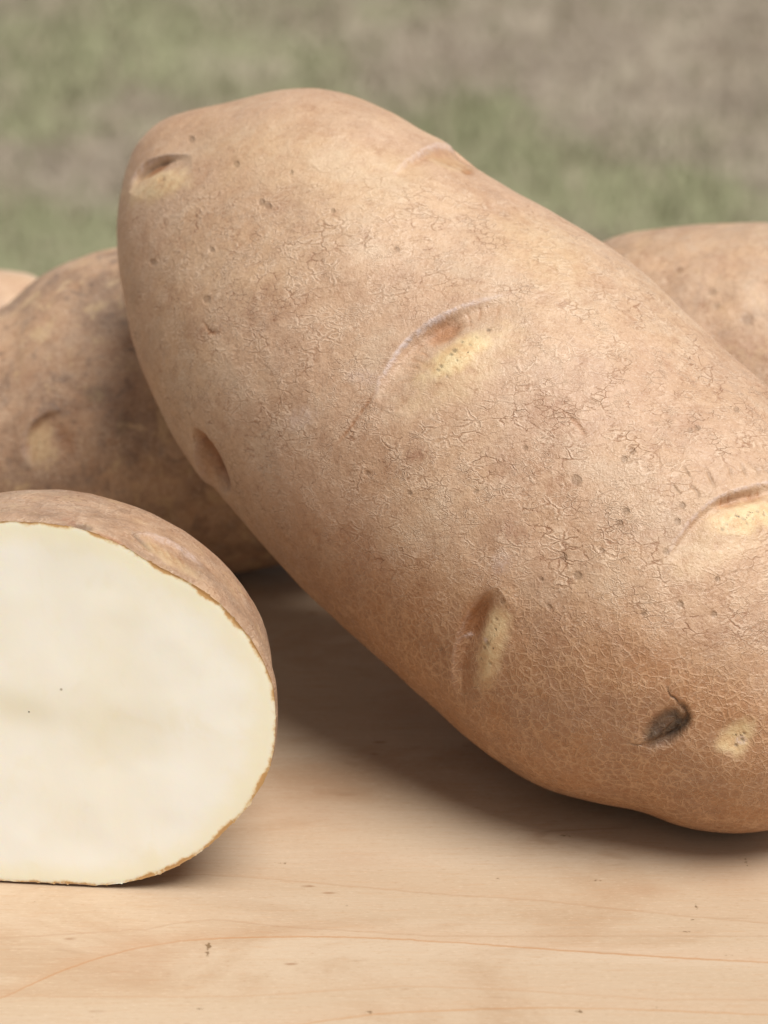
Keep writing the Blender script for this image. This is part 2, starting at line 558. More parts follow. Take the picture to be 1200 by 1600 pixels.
xs = np.concatenate([[-300, -80, -20, -6, -3], np.linspace(-1.6, 1.6, 120), [3, 6, 20, 80, 300]])
ys = np.concatenate([[-300, -80, -20, -5, -1, 0.3], np.linspace(1.0, 7.0, 220), [9, 14, 30, 90, 400]])
GX, GY = np.meshgrid(xs, ys, indexing='ij')
GP = np.stack([GX.ravel(), GY.ravel(), np.zeros(GX.size)], -1)
inner = (np.abs(GP[:, 0]) < 1.7) & (GP[:, 1] > 0.9) & (GP[:, 1] < 7.1)
GP[:, 2] = GZ + np.where(inner, 0.012 * vnoise(GP, 4.0, 31, 3), 0)
gfield = np.clip(green_field(GP[:, 0], GP[:, 1]), 0, 1)
tag(mesh_obj('ground', GP, grid_faces(len(xs), len(ys), False)[:, ::-1], M_SOIL, attrs={'green': gfield}), kind='structure')

# grass: short blades and dry straws
NB = 60000
by = 1.2 + 5.6 * rng.random(NB) ** 0.9
bx = (rng.random(NB) * 2 - 1) * (0.18 * by * 0.95 + 0.25)
gf = green_field(bx, by)
isgreen = rng.random(NB) < 0.75 * sstep(-0.5, 1.5, gf + 0.5 * vnoise(np.stack([bx, by, 0 * bx], -1), 14.0, 24, 3))
keep = isgreen | (rng.random(NB) < 0.38)
bx, by, gf, isgreen = bx[keep], by[keep], gf[keep], isgreen[keep]
n = len(bx)
hgt = np.where(isgreen, 0.005 + 0.014 * rng.random(n), 0.006 + 0.014 * rng.random(n))
ang = rng.random(n) * 2 * math.pi
lean = np.where(isgreen, 0.5, 2.2) * (0.3 + rng.random(n)) * hgt
wd = 0.0012 + 0.0018 * rng.random(n)
la = rng.random(n) * 2 * math.pi
b0 = np.stack([bx, by, np.full(n, GZ - 0.004)], -1)
side = np.stack([np.cos(ang), np.sin(ang), np.zeros(n)], -1) * wd[:, None]
ld = np.stack([np.cos(la), np.sin(la), np.zeros(n)], -1) * lean[:, None]
upv = np.stack([np.zeros(n), np.zeros(n), hgt + 0.008], -1)
V = np.stack([b0 - side, b0 + side, b0 + upv * 0.6 + ld * 0.35 + side * 0.8, b0 + upv * 0.6 + ld * 0.35 - side * 0.8, b0 + upv + ld], 1).reshape(-1, 3)
o5 = np.arange(n)[:, None] * 5
T = np.concatenate([o5 + np.array([[0, 1, 2]]), o5 + np.array([[0, 2, 3]]), o5 + np.array([[3, 2, 4]])])
tag(mesh_obj('grass', V, T, M_GRASS, attrs={'shade': np.repeat(rng.random(n), 5), 'dry': np.repeat(1.0 - isgreen, 5)}, smooth=False), kind='stuff')

# ------------------------------------------------------------------ the wooden board
BX0, BX1, BY0, BY1, BT = -0.42, 0.46, 0.16, 0.70, 0.022
xs = np.concatenate([[BX0, BX0 + 0.002, -0.3, -0.2], np.linspace(-0.12, 0.14, 261), [0.2, 0.3, BX1 - 0.002, BX1]])
ys = np.concatenate([[BY0, BY0 + 0.002, 0.25, 0.32], np.linspace(0.36, 0.48, 161), [0.52, 0.58, BY1 - 0.002, BY1]])
WX, WY = np.meshgrid(xs, ys, indexing='ij')
WV = np.stack([WX.ravel(), WY.ravel(), np.zeros(WX.size)], -1)
edge = (WV[:, 0] == BX0) | (WV[:, 0] == BX1) | (WV[:, 1] == BY0) | (WV[:, 1] == BY1)
WV[edge, 2] -= 0.002
WF = grid_faces(len(xs), len(ys), False)[:, ::-1]
# skirt and underside
nx, ny = len(xs), len(ys)
idx = np.arange(nx * ny).reshape(nx, ny)
loop = np.concatenate([idx[:, 0], idx[-1, 1:], idx[-2::-1, -1], idx[0, -2:0:-1]])
lo = WV[loop].copy(); lo[:, 2] = -BT
nl0 = len(WV)
WV = np.vstack([WV, lo])
k = np.arange(len(loop)); k2 = (k + 1) % len(loop)
sk = np.stack([loop[k], nl0 + k, nl0 + k2, loop[k2]], -1)
WF = np.vstack([WF, sk])


def line_field(pts):
    """signed distance (mm) in y from a growth line traced over the board"""
    p = catmull(pts, 12)
    w = on_table(p[:, 0], p[:, 1])
    o = np.argsort(w[:, 0])
    f = np.interp(WV[:, 0], w[o, 0], w[o, 1])
    d = (WV[:, 1] - f) * 1000
    out = np.maximum(w[o[0], 0] - WV[:, 0], WV[:, 0] - w[o[-1], 0]) * 1000     # past the ends
    return d + np.where(out > 0, np.minimum(out * 0.12, 3.0), 0)


def blobs(lst):
    f = np.zeros(len(WV))
    for (px, py, rx, ry, a) in lst:
        c = on_table(np.array(float(px)), np.array(float(py)))
        ex = rx * c[1] / 4446 / math.cos(PITCH)
        ey = ry * c[1] / 4446 / math.cos(PITCH) / math.sin(R(29))
        f = np.maximum(f, a * np.exp(-((WV[:, 0] - c[0]) / ex) ** 2 - ((WV[:, 1] - c[1]) / ey) ** 2))
    return f


wattr = {
    'line_a': line_field([(-120, 1600), (0, 1560), (90, 1520), (180, 1490), (260, 1474), (350, 1466), (520, 1464), (700, 1472), (850, 1483), (1000, 1493), (1200, 1504), (1320, 1512)]),
    'line_b': line_field([(420, 1612), (500, 1596), (600, 1584), (720, 1578), (860, 1575), (1000, 1578), (1200, 1586), (1320, 1592)]),
    'line_c': line_field([(310, 1366), (430, 1374), (560, 1386), (700, 1398), (830, 1406), (960, 1420), (1100, 1434), (1200, 1442)]),
    'line_d': line_field([(630, 1541), (700, 1543), (780, 1546)]),
    'line_e': line_field([(230, 1452), (290, 1441), (350, 1438), (440, 1448)]),
    'stain': blobs([(220, 1500, 90, 40, .5), (480, 1250, 120, 60, .7), (640, 1110, 50, 30, .6), (1150, 1370, 80, 40, .6), (1010, 1390, 60, 14, .5), (560, 1340, 90, 20, .5)]),
    'fleck': blobs([(326, 1478, 5, 7, 1), (322, 1490, 6, 5, 1), (577, 1582, 9, 4, .9), (905, 1580, 8, 4, .95), (312, 1575, 12, 3, .85), (1086, 1437, 6, 4, .95), (1088, 1416, 4, 6, .8), (752, 1484, 7, 4, .75), (640, 1290, 5, 22, .62), (930, 1375, 22, 3, .7),
                    (1165, 1345, 5, 24, .62), (885, 1306, 20, 5, .62), (1030, 1575, 20, 4, .62), (440, 1348, 26, 4, .6), (780, 1372, 7, 3, .75), (540, 1414, 7, 3, .7), (1070, 1455, 18, 3, .62), (1140, 1492, 20, 3, .65), (50, 1410, 22, 4, .6)]),
}
board = mesh_obj('wooden_board', WV, WF, M_WOOD, attrs=wattr)
board.data.polygons.foreach_set('use_smooth', np.zeros(len(board.data.polygons), bool))
tag(board, 'pale maple wood board with thin orange growth lines lying under the potatoes', 'board')


# ------------------------------------------------------------------ potatoes
ATTRS = ('pad', 'brow', 'pit', 'spot', 'net', 'crease', 'red', 'scar', 'dots')


class Potato:
    """A body lofted along its axis through its outline, then carved with eyes, spots and scars."""

    def __init__(self, outline, axis_deg, depth, kd, nu, nf, nb, bump=0.0004, bscale=45, seed=1):
        o = catmull(outline, 16, closed=True)
        a = np.array([math.cos(R(axis_deg)), math.sin(R(axis_deg))])
        b = np.array([-a[1], a[0]])
        c0 = o.mean(0)
        S, Q = (o - c0) @ a, (o - c0) @ b
        i0, i1 = S.argmin(), S.argmax()
        if i0 > i1:
            A = np.r_[i0:len(o), 0:i1 + 1]; B = np.arange(i1, i0 + 1)[::-1]
        else:
            A = np.arange(i0, i1 + 1); B = np.r_[i1:len(o), 0:i0 + 1][::-1]
        # parametrise both sides by angle so that the round ends keep their curvature
        s0, s1 = S[i0], S[i1]
        th = np.linspace(0.012, math.pi - 0.012, nu)
        s = (s0 + s1) / 2 - (s1 - s0) / 2 * np.cos(th)

        def side(ix):
            sx, qx = S[ix], Q[ix]
            tt = np.arccos(np.clip(((s0 + s1) / 2 - sx) / ((s1 - s0) / 2), -1, 1))
            tt = np.maximum.accumulate(tt + np.arange(len(tt)) * 1e-9)
            return np.interp(th, tt, qx)
        qa, qb = side(A), side(B)
        kk = np.hanning(2 * (nu // 60) + 1); kk /= kk.sum()
        def smooth(q):
            p = np.concatenate([np.full(len(kk) // 2, q[0]), q, np.full(len(kk) // 2, q[-1])])
            return np.convolve(p, kk, 'valid')
        qa, qb = smooth(qa), smooth(qb)
        pa = c0 + s[:, None] * a + qa[:, None] * b
        pb = c0 + s[:, None] * a + qb[:, None] * b
        f = (s - s0) / (s1 - s0)
        D = depth[0] + (depth[1] - depth[0]) * f
        PA, PB = unproj(pa[:, 0], pa[:, 1], D), unproj(pb[:, 0], pb[:, 1], D)
        C = (PA + PB) / 2
        W = (PA - PB) / 2
        rad = np.linalg.norm(W, axis=1)
        d = C - CAMP
        d /= np.linalg.norm(d, axis=1, keepdims=True)
        phi = np.concatenate([np.linspace(-math.pi, 0, nf, endpoint=False), np.linspace(0, math.pi, nb, endpoint=False)])
        cs, sn = np.cos(phi), np.sin(phi)
        rd = rad * kd
        P = C[:, None, :] + W[:, None, :] * cs[None, :, None] + (d * rd[:, None])[:, None, :] * sn[None, :, None]
        self.nu, self.nv = nu, len(phi)
        self.V = P.reshape(-1, 3)
        # close both ends with a shared point
        tip0, tip1 = C[0], C[-1]
        self.V = np.vstack([self.V, tip0, tip1])
        F = grid_faces(nu, self.nv, True)
        j = np.arange(self.nv); j2 = (j + 1) % self.nv
        n0 = nu * self.nv
        cap0 = np.stack([np.full(self.nv, n0), j2, j, j], -1)
        cap1 = np.stack([np.full(self.nv, n0 + 1), (nu - 1) * self.nv + j, (nu - 1) * self.nv + j2, (nu - 1) * self.nv + j2], -1)
        self.F = F
        self.caps = np.vstack([cap0[:, :3], cap1[:, :3]])
        self.front = np.concatenate([np.tile(sstep(0.10, -0.10, sn), nu), [0.5, 0.5]])
        N = vert_normals(self.V, F)
        ctr = np.vstack([np.repeat(C, self.nv, 0), C[:1] - (C[1:2] - C[:1]) * -50, C[-1:] - (C[-1:] - C[-2:-1]) * 50])
        if ((self.V - ctr)[:n0] * N[:n0]).sum(1).mean() < 0:
            self.F = F[:, ::-1].copy(); self.caps = self.caps[:, ::-1].copy(); N = -N
        N[n0] = N[:self.nv].mean(0); N[n0 + 1] = N[n0 - self.nv:n0].mean(0)
        self.N = N / np.maximum(np.linalg.norm(N, axis=1, keepdims=True), 1e-12)
        self.base = self.V.copy()
        self.x, self.y = project(self.V)
        self.h = bump * vnoise(self.V, bscale, seed, 2) + 0.35 * bump * vnoise(self.V, bscale * 4, seed + 5, 2)
        self.a = {k: np.zeros(len(self.V)) for k in ATTRS}
        self.a['crease'][:] = 1.0
        self.eye_id = np.zeros(len(self.V), int)
        self.n_eyes = 0

    def near(self, x0, x1, y0, y1):
        return np.nonzero((self.front > 0.5) & (self.x > x0) & (self.x < x1) & (self.y > y0) & (self.y < y1))[0]

    def curve(self, pts, margin):
        """distance (px) to a curve, its side and the place along it, for the vertices close by"""
        p = catmull(pts, 14)
        i = self.near(p[:, 0].min() - margin, p[:, 0].max() + margin, p[:, 1].min() - margin, p[:, 1].max() + margin)
        X = np.stack([self.x[i], self.y[i]], -1)
        best = np.full(len(i), 1e9); tt = np.zeros(len(i)); sg = np.zeros(len(i))
        for k in range(len(p) - 1):
            e = p[k + 1] - p[k]
            L2 = e @ e
            u = np.clip(((X - p[k]) @ e) / L2, 0, 1)
            q = X - p[k] - u[:, None] * e
            dd = np.hypot(q[:, 0], q[:, 1])
            m = dd < best
            best[m] = dd[m]; tt[m] = (k + u[m]) / (len(p) - 1)
            sg[m] = np.sign(e[0] * q[m, 1] - e[1] * q[m, 0])
        return i, best, sg, tt

    def ell(self, cx, cy, ra, rb, ang, margin=2.2):
        m = max(ra, rb) * margin
        i = self.near(cx - m, cx + m, cy - m, cy + m)
        dx, dy = self.x[i] - cx, self.y[i] - cy
        ca, sa = math.cos(R(ang)), math.sin(R(ang))
        u, v = (dx * ca + dy * sa) / ra, (-dx * sa + dy * ca) / rb
        return i, np.sqrt(u * u + v * v), u, v

    def wob(self, i, amp, scale=500, seed=3):
        return amp * vnoise(self.base[i], scale, seed, 2)

    def brow(self, pts, side, depth, reach, ridge=0.4, rw=16, line=1.0, lw=4.5, pitw=0.0):
        """side +1: the hollow lies to the right of the direction of travel (image y down)"""
        i, d, sg, t = self.curve(pts, reach * 2.4)
        w = np.clip(np.sin(math.pi * np.clip(t, 0, 1)), 0, 1) ** 0.7
        s = d * sg * side
        endfade = 1.0
        hollow = np.where(s > 0, sstep(-2, reach * 0.22, s) * np.exp(-(s / reach) ** 2), 0)
        lip = np.where(s <= 0, np.exp(-(s / rw) ** 2), np.exp(-(s / (rw * 0.35)) ** 2))
        self.h[i] += w * (-depth * hollow + ridge * lip) * 0.001
        dl = np.abs(s + self.wob(i, 1.6))
        self.a['brow'][i] = np.maximum(self.a['brow'][i], line * sstep(lw, lw * 0.25, dl) * w)
        if pitw:
            pm = np.exp(-((s - reach * 0.32) / (reach * 0.28)) ** 2) * w ** 2
            self.a['pit'][i] = np.maximum(self.a['pit'][i], pitw * pm * (s > 0))
        self.a['crease'][i] *= 1 - 0.6 * np.exp(-(d / reach) ** 2) * w

    def pad(self, cx, cy, ra, rb, ang, amt=1.0, rise=0.0, dots=1.0):
        i, r, u, v = self.ell(cx, cy, ra, rb, ang)
        rr = r + self.wob(i, 0.34, 380) + self.wob(i, 0.14, 1300, 14)
        m = sstep(1.4, 0.45, rr)
        self.a['pad'][i] = np.maximum(self.a['pad'][i], amt * m)
        self.a['crease'][i] *= 1 - 0.85 * m
        self.a['net'][i] *= 1 - 0.9 * m
        self.a['dots'][i] = np.maximum(self.a['dots'][i], dots * sstep(0.75, 0.2, np.sqrt((u * 1.0) ** 2 + (v * 1.3) ** 2)))
        self.h[i] += rise * 0.001 * np.exp(-(r * 1.1) ** 2)

    def hole(self, cx, cy, ra, rb, ang, depth, amt=1.0, key='pit', soft=0.5):
        i, r, u, v = self.ell(cx, cy, ra, rb, ang)
        rr = r + self.wob(i, 0.10, 600, 9)
        m = sstep(1.0 + soft, 1.0 - soft, rr)
        self.h[i] -= depth * 0.001 * m
        self.a[key][i] = np.maximum(self.a[key][i], amt * m)
        self.a['crease'][i] *= 1 - 0.7 * m

    def stroke(self, pts, width, depth, key=None, amt=0.6):
        i, d, sg, t = self.curve(pts, width * 4)
        w = np.sin(math.pi * np.clip(0.02 + t * 0.96, 0, 1)) ** 0.5
        g = np.exp(-((d + self.wob(i, 0.5 * width, 700, 4)) / width) ** 2) * w
        self.h[i] -= depth * 0.001 * g
        if key: self.a[key][i] = np.maximum(self.a[key][i], amt * g)

    def patch(self, key, cx, cy, ra, rb, ang, amt, soft=0.5):
        i, r, u, v = self.ell(cx, cy, ra, rb, ang, 2.6)
        m = sstep(1 + soft, 1 - soft, r + self.wob(i, 0.30, 200, 12))
        self.a[key][i] = np.maximum(self.a[key][i], amt * m)

    def spots(self, lst):
        for (cx, cy, r) in lst:
            i, rr, u, v = self.ell(cx, cy, r, r, 0, 3)
            m = sstep(1.25, 0.8, rr + self.wob(i, 0.18, 1200, 8))
            self.a['spot'][i] = np.maximum(self.a['spot'][i], m)
            self.h[i] -= 0.00006 * m

    def eye_part(self, cx, cy, ra, rb, ang):
        self.n_eyes += 1
        i, r, u, v = self.ell(cx, cy, ra, rb, ang)
        self.eye_id[i[r < 1.0]] = self.n_eyes

    def build(self, name, mat, label, group=None, part_names=None):
        Vd = self.base + self.N * self.h[:, None]
        quads, tris = self.F, self.caps
        N = vert_normals(Vd, quads)
        N[-2:] = self.N[-2:]
        sgn = np.sign((N * self.N).sum(1)); sgn[sgn == 0] = 1
        N *= sgn[:, None]
        lowest = Vd[Vd[:, 2].argmin()]
        origin = np.array([lowest[0], lowest[1], lowest[2]])
        print(name, 'lowest z mm', round(lowest[2] * 1000, 2), 'size mm', np.round((Vd.max(0) - Vd.min(0)) * 1000, 1))
        root = empty(name, tuple(origin))
        tag(root, label, 'potato', group or 'whole potatoes lying on the board')
        L = Vd - origin
        fe = self.eye_id[quads]
        feid = np.where((fe == fe[:, :1]).all(1), fe[:, 0], 0)
        allf = np.vstack([quads, np.hstack([tris, tris[:, 2:3]])])
        keepf = np.concatenate([feid == 0, np.zeros(len(tris), bool)])
        v, nn, f, at = take(L, N, allf, self.a, keepf)
        sk = mesh_obj('skin', v, f, mat, root, at, nn)
        v, nn, f, at = take(L, N, tris, self.a, np.ones(len(tris), bool))
        # the two tiny end fans are joined to the skin
        me = sk.data
        base = len(me.vertices)
        parts = []
        for e in range(1, self.n_eyes + 1):
            if (feid == e).any():
                v, nn, f, at = take(L, N, quads, self.a, feid == e)
                nm = (part_names or {}).get(e, 'eye')
                parts.append(mesh_obj(nm, v, f, mat, root, at, nn))
        return root, parts


# ---- the big potato leaning across the others
OUT_MAIN = [(182, 350), (190, 290), (205, 238), (240, 195), (290, 173), (350, 160), (400, 147), (440, 139), (490, 138), (540, 147), (600, 169), (660, 203), (700, 225), (745, 262),
            (800, 296), (870, 336), (940, 377), (1010, 432), (1070, 490), (1130, 545), (1200, 605), (1262, 675), (1320, 775), (1362, 890), (1382, 1010), (1368, 1125), (1325, 1220), (1265, 1280),
            (1200, 1299), (1130, 1302), (1060, 1290), (1000, 1268), (930, 1254), (860, 1234), (800, 1202), (740, 1160), (680, 1108), (620, 1056), (560, 1000), (500, 945), (450, 895), (400, 840), (350, 781),
            (310, 735), (270, 680), (235, 610), (207, 530), (190, 450), (183, 400)]
p = Potato(OUT_MAIN, 40, (0.5414, 0.4780), 0.95, 760, 680, 170, bump=0.00045, bscale=42, seed=3)
# netted skin low on the body, wrinkled paper-like skin above
lowness = (p.y - (715 + 0.27 * (p.x - 300)))                                  # px below a line along the body
p.a['net'] = np.clip(sstep(-40, 190, lowness + 70 * vnoise(p.base, 60, 40, 2)), 0, 1)
p.a['net'] = np.maximum(p.a['net'], 0.26 * sstep(-0.3, 0.5, vnoise(p.base, 40, 46, 3)))
p.a['crease'] = 1 - 0.75 * np.clip((p.a['net'] - 0.26) / 0.74, 0, 1)
top = sstep(360, 230, p.y + 60 * vnoise(p.base, 50, 41, 2))
p.a['crease'] *= 1 - 0.7 * top
# E1 upper left eye
p.brow([(200, 300), (212, 272), (232, 252), (262, 243), (300, 242)], 1, 1.0, 24, 0.2, 12, 0.45, 4, 0.10)
p.pad(250, 292, 52, 22, -18, 0.7, 0.5, 0.8)
p.hole(240, 263, 24, 6, -36, 0.2, 0.8)
p.stroke([(212, 280), (226, 264), (246, 252), (268, 248)], 2.5, 0.4, 'scar', 0.5)
p.hole(254, 281, 6, 6, 0, 0.15, 0.8)
p.eye_part(248, 282, 62, 36, -20)
# E2 on the upper edge
p.brow([(610, 275), (645, 245), (685, 226), (725, 238), (752, 262)], 1, 0.9, 28, 0.1, 14, 0.5, 5, 0.45)
p.pad(702, 252, 34, 14, 22, 0.35, 0.1, 0.4)
p.hole(731, 264, 10, 6, 20, 0.3, 0.9)
p.hole(705, 246, 30, 9, 20, 0.5, 0.55)
p.patch('red', 705, 248, 40, 16, 22, 0.5)
p.eye_part(702, 250, 52, 22, 22)
# E3 the large eye in the middle
p.brow([(582, 625), (600, 585), (622, 550), (650, 520), (690, 494), (740, 473), (810, 457)], 1, 1.5, 52, 0.22, 14, 0.95, 4.2, 0.0)
p.stroke([(590, 608), (568, 640), (545, 672), (528, 694)], 2.6, 0.35, 'pit', 0.8)
p.stroke([(622, 552), (650, 521), (690, 495)], 1.6, 0.25, 'scar', 0.35)
p.hole(693, 514, 28, 15, -28, 0.6, 0.75)  # recess under the brow, its brown shadow painted into the colour
p.pad(716, 558, 78, 25, -33, 1.0, 0.7, 1.0)
p.pad(720, 572, 95, 42, -33, 0.35, 0.0, 0.0)
for (x0, y0, x1, y1) in ((748, 472, 746, 500), (728, 482, 733, 506), (664, 525, 680, 543), (650, 545, 668, 556), (632, 570, 655, 574), (622, 596, 652, 590), (778, 470, 772, 500), (640, 558, 660, 566)):
    p.stroke([(x0, y0), ((x0 + x1) / 2 + 3, (y0 + y1) / 2), (x1, y1)], 1.8, 0.12, 'pit', 0.25 + 0.35 * rng.random())
for cx, cy, r_ in ((711, 549, 4.5), (706, 556, 3), (690, 574, 3), (686, 580, 2.5), (763, 515, 3.5), (735, 540, 2), (722, 534, 2.5), (700, 590, 2), (745, 528, 2), (716, 566, 2)):
    p.hole(cx, cy, r_, r_ * 0.8, 20, 0.12, 0.6, 'scar', 0.6)
p.eye_part(700, 550, 118, 56, -35)
# E4 right eye
p.brow([(1040, 872), (1060, 838), (1090, 802), (1125, 777), (1165, 762), (1215, 754), (1270, 765)], 1, 1.0, 44, 0.10, 13, 0.6, 3.6, 0.0)
p.hole(1160, 778, 42, 8, -12, 0.6, 0.6)
p.pad(1168, 808, 66, 24, -14, 0.95, 0.5, 1.0)
p.pad(1120, 850, 90, 34, -25, 0.25, 0.0, 0.0)
for x0, y0 in ((1085, 770), (1110, 748), (1140, 738), (1160, 734), (1178, 735), (1056, 765), (1195, 735), (1072, 738)):
    k_ = 0.6 + 0.8 * rng.random(); j_ = rng.normal(0, 2.5, 3)
    p.stroke([(x0 - 4 + j_[0], y0 - 10 * k_), (x0 + 2 + j_[1], y0), (x0 + 6 + j_[2], y0 + 11 * k_)], 2.0 + 1.6 * rng.random(), 0.14, 'spot', 0.5 + 0.5 * rng.random())
for x0, y0 in ((1128, 783), (1140, 778), (1176, 772), (1188, 770)):
    p.stroke([(x0 - 2, y0 - 6), (x0 + 1, y0), (x0 + 2, y0 + 8)], 2.4, 0.16, 'pit', 0.9)
for cx, cy, r_ in ((1128, 828, 3), (1135, 820, 2.5), (1160, 812, 3), (1168, 806, 3), (1175, 812, 2.5), (1182, 800, 3), (1150, 806, 2.5), (1192, 806, 2.5), (1166, 820, 2)):
    p.hole(cx, cy, r_, r_ * 0.8, 20, 0.10, 0.5, 'scar', 0.6)
p.eye_part(1165, 800, 92, 42, -14)
# E5 lower eye
p.brow([(775, 915), (748, 935), (726, 968), (713, 1010), (709, 1055), (718, 1095)], -1, 1.6, 38, 0.18, 11, 0.18, 3.5, 0.30)
p.hole(738, 967, 38, 16, -66, 0.6, 0.85, soft=0.7)
p.pad(770, 1005, 64, 21, -78, 0.8, 0.5, 1.0)
p.stroke([(719, 998), (730, 996)], 3.0, -0.25, 'brow', 1.0)
for cx, cy, r_ in ((762, 1006, 4), (757, 1012, 3), (775, 968, 2.5), (768, 1035, 2.5), (752, 1030, 2.5)):
    p.hole(cx, cy, r_, r_ * 0.8, 20, 0.12, 0.45, 'scar', 0.6)
p.patch('brow', 758, 1000, 6, 4, 30, 0.8)
p.eye_part(752, 1000, 88, 44, -76)
# E6 dark eye on the left edge
p.brow([(306, 690), (308, 715), (320, 745), (338, 775)], -1, 1.2, 26, 0.6, 10, 0.35, 4, 0.3)
p.hole(330, 722, 46, 12, 64, 2.6, 1.0, soft=0.3)
p.hole(334, 726, 34, 8, 64, 1.0, 0.75, 'scar')
p.eye_part(331, 724, 58, 25, 64)
# E7 dark scar
p.hole(1040, 1137, 38, 22, -38, 0.7, 0.85, 'scar', 0.4)
p.hole(1052, 1142, 26, 12, -45, 0.4, 1.0, 'scar', 0.5)
p.hole(1022, 1120, 34, 20, -30, 0.2, 0.45, 'red', 0.5)
p.stroke([(1060, 1098), (1070, 1108), (1075, 1124), (1064, 1142), (1040, 1158), (1012, 1166)], 4.5, 0.8, 'scar', 1.0)
p.stroke([(1008, 1158), (1030, 1146), (1050, 1128)], 3.5, -0.5)
p.stroke([(1042, 1072), (1047, 1086), (1055, 1091), (1062, 1102)], 1.5, 0.3, 'scar', 0.7)
p.stroke([(980, 1160), (996, 1163), (1010, 1162)], 1.5, 0.15, 'scar', 0.5)
p.eye_part(1040, 1132, 52, 34, -38)
# E8 small eye on the right
p.pad(1152, 1152, 34, 22, -40, 0.9, -0.7, 1.0)
p.patch('brow', 1158, 1158, 8, 6, 0, 0.7)
for cx, cy, r_ in ((1160, 1158, 3), (1150, 1166, 3), (1163, 1148, 2.5)):
    p.hole(cx, cy, r_, r_ * 0.8, 20, 0.12, 0.6, 'scar', 0.6)
p.eye_part(1152, 1152, 38, 26, -40)
# lenticels, rubbed and dirty patches
p.spots([(902, 900, 6.5), (879, 870, 6.5), (967, 818, 6), (978, 799, 6), (900, 750, 8), (785, 940, 4.5), (1062, 944, 5), (858, 948, 4), (988, 706, 5), (975, 718, 5), (418, 321, 5), (408, 316, 5),
         (370, 258, 5), (298, 217, 5), (743, 768, 4), (1005, 958, 4), (1066, 790, 5), (1058, 815, 5), (940, 860, 4), (1040, 862, 5), (690, 1012, 4), (640, 770, 4), (575, 740, 4), (322, 468, 6), (240, 410, 5), (1120, 905, 4), (1115, 960, 5),
         (520, 330, 3.5), (455, 270, 3), (1078, 672, 4), (1090, 668, 4), (330, 390, 4), (620, 390, 4), (820, 700, 4), (845, 905, 3.5), (1150, 640, 4)])
p.patch('red', 658, 713, 18, 12, -10, 1.0)
p.patch('red', 795, 830, 34, 18, 20, 0.8)
p.patch('red', 328, 516, 20, 10, -20, 0.8)
p.patch('red', 880, 650, 60, 26, 35, 0.55)
p.patch('red', 560, 860, 60, 22, 40, 0.45)
p.patch('red', 780, 720, 40, 16, 30, 0.5)
p.patch('red', 390, 500, 60, 20, -10, 0.35)
p.patch('red', 1000, 830, 40, 20, -20, 0.4)
p.patch('brow', 782, 878, 14, 18, 0, 0.30)
p.patch('brow', 470, 655, 26, 14, -30, 0.25)
p.patch('brow', 570, 590, 30, 12, 10, 0.22)
p.patch('pad', 850, 400, 90, 40, 35, 0.22)
p.patch('pad', 500, 260, 200, 50, 10, 0.16)
p.stroke([(318, 505), (330, 520), (345, 517)], 3, 0.2, 'pit', 0.6)
p.stroke([(878, 640), (900, 660), (915, 680)], 3, 0.2, 'pit', 0.4)
p.build('whole_potato', M_MAIN, 'large clean russet potato leaning diagonally on the others, with a dark scar', None, {7: 'scar'})

# ---- dirty potato behind on the left
OUT_BL = [(-250, 730), (-225, 620), (-120, 530), (0, 481), (54, 438), (104, 410), (179, 386), (270, 378), (370, 392), (470, 425), (570, 480), (660, 560), (705, 650), (700, 740), (650, 815), (560, 858), (450, 882), (340, 898), (220, 905), (100, 906), (-50, 892), (-170, 840)]
q = Potato(OUT_BL, 2, (0.585, 0.590), 0.80, 320, 300, 90, bump=0.0004, bscale=55, seed=11)
q.a['net'][:] = 0.35
q.a['crease'][:] = 0.6
q.pad(62, 692, 20, 34, 10, 0.55, 0.3, 0.8)
q.brow([(95, 640), (70, 645), (45, 668), (36, 700), (42, 730)], -1, 1.2, 40, 0.4, 14, 0.25, 5, 0.4)
for k in range(5):
    q.stroke([(78 + 9 * k, 650 + 6 * k), (92 + 6 * k, 672 + 5 * k), (98 + 4 * k, 700 + 4 * k)], 3, 0.15, 'pit', 0.5)
q.patch('scar', 152, 615, 20, 12, 0, 0.35)
q.patch('scar', 190, 665, 10, 16, 20, 0.35)
q.eye_part(66, 690, 36, 52, 10)
q.build('whole_potato', M_BACK, 'dirt mottled brown potato behind the cut half, under the raised end of the large potato')

# ---- potato behind on the right
OUT_BR = [(745, 640), (765, 550), (810, 470), (870, 415), (940, 379), (1000, 362), (1080, 353), (1140, 349), (1200, 348), (1300, 353), (1400, 375), (1490, 425), (1550, 505), (1570, 620), (1540, 745), (1460, 845), (1330, 908), (1180, 926), (1030, 905), (900, 860), (800, 780), (757, 710)]
q = Potato(OUT_BR, 4, (0.588, 0.572), 0.84, 300, 220, 80, bump=0.0007, bscale=50, seed=17)
q.a['net'][:] = 0.2
q.a['crease'][:] = 0.7
q.spots([(1168, 500, 9), (1112, 455, 6), (1120, 478, 6), (1060, 420, 5)])
q.patch('red', 1180, 545, 40, 26, 0, 0.7)
q.build('whole_potato', M_BACKR, 'plain tan potato in the right background, partly hidden behind the large potato')

# ---- the sliver of a potato at the far left
OUT_FL = [(-390, 590), (-370, 510), (-290, 450), (-170, 424), (-60, 419), (20, 422), (70, 440), (98, 490), (104, 560), (85, 640), (20, 715), (-90, 752), (-220, 750), (-330, 690)]
q = Potato(OUT_FL, 3, (0.6388, 0.6388), 0.86, 140, 120, 60, bump=0.0005, bscale=50, seed=23)
q.a['crease'][:] = 0.4
q.build('whole_potato', M_FAR, 'pale potato of which only a sliver shows above the dirty potato at the left edge')

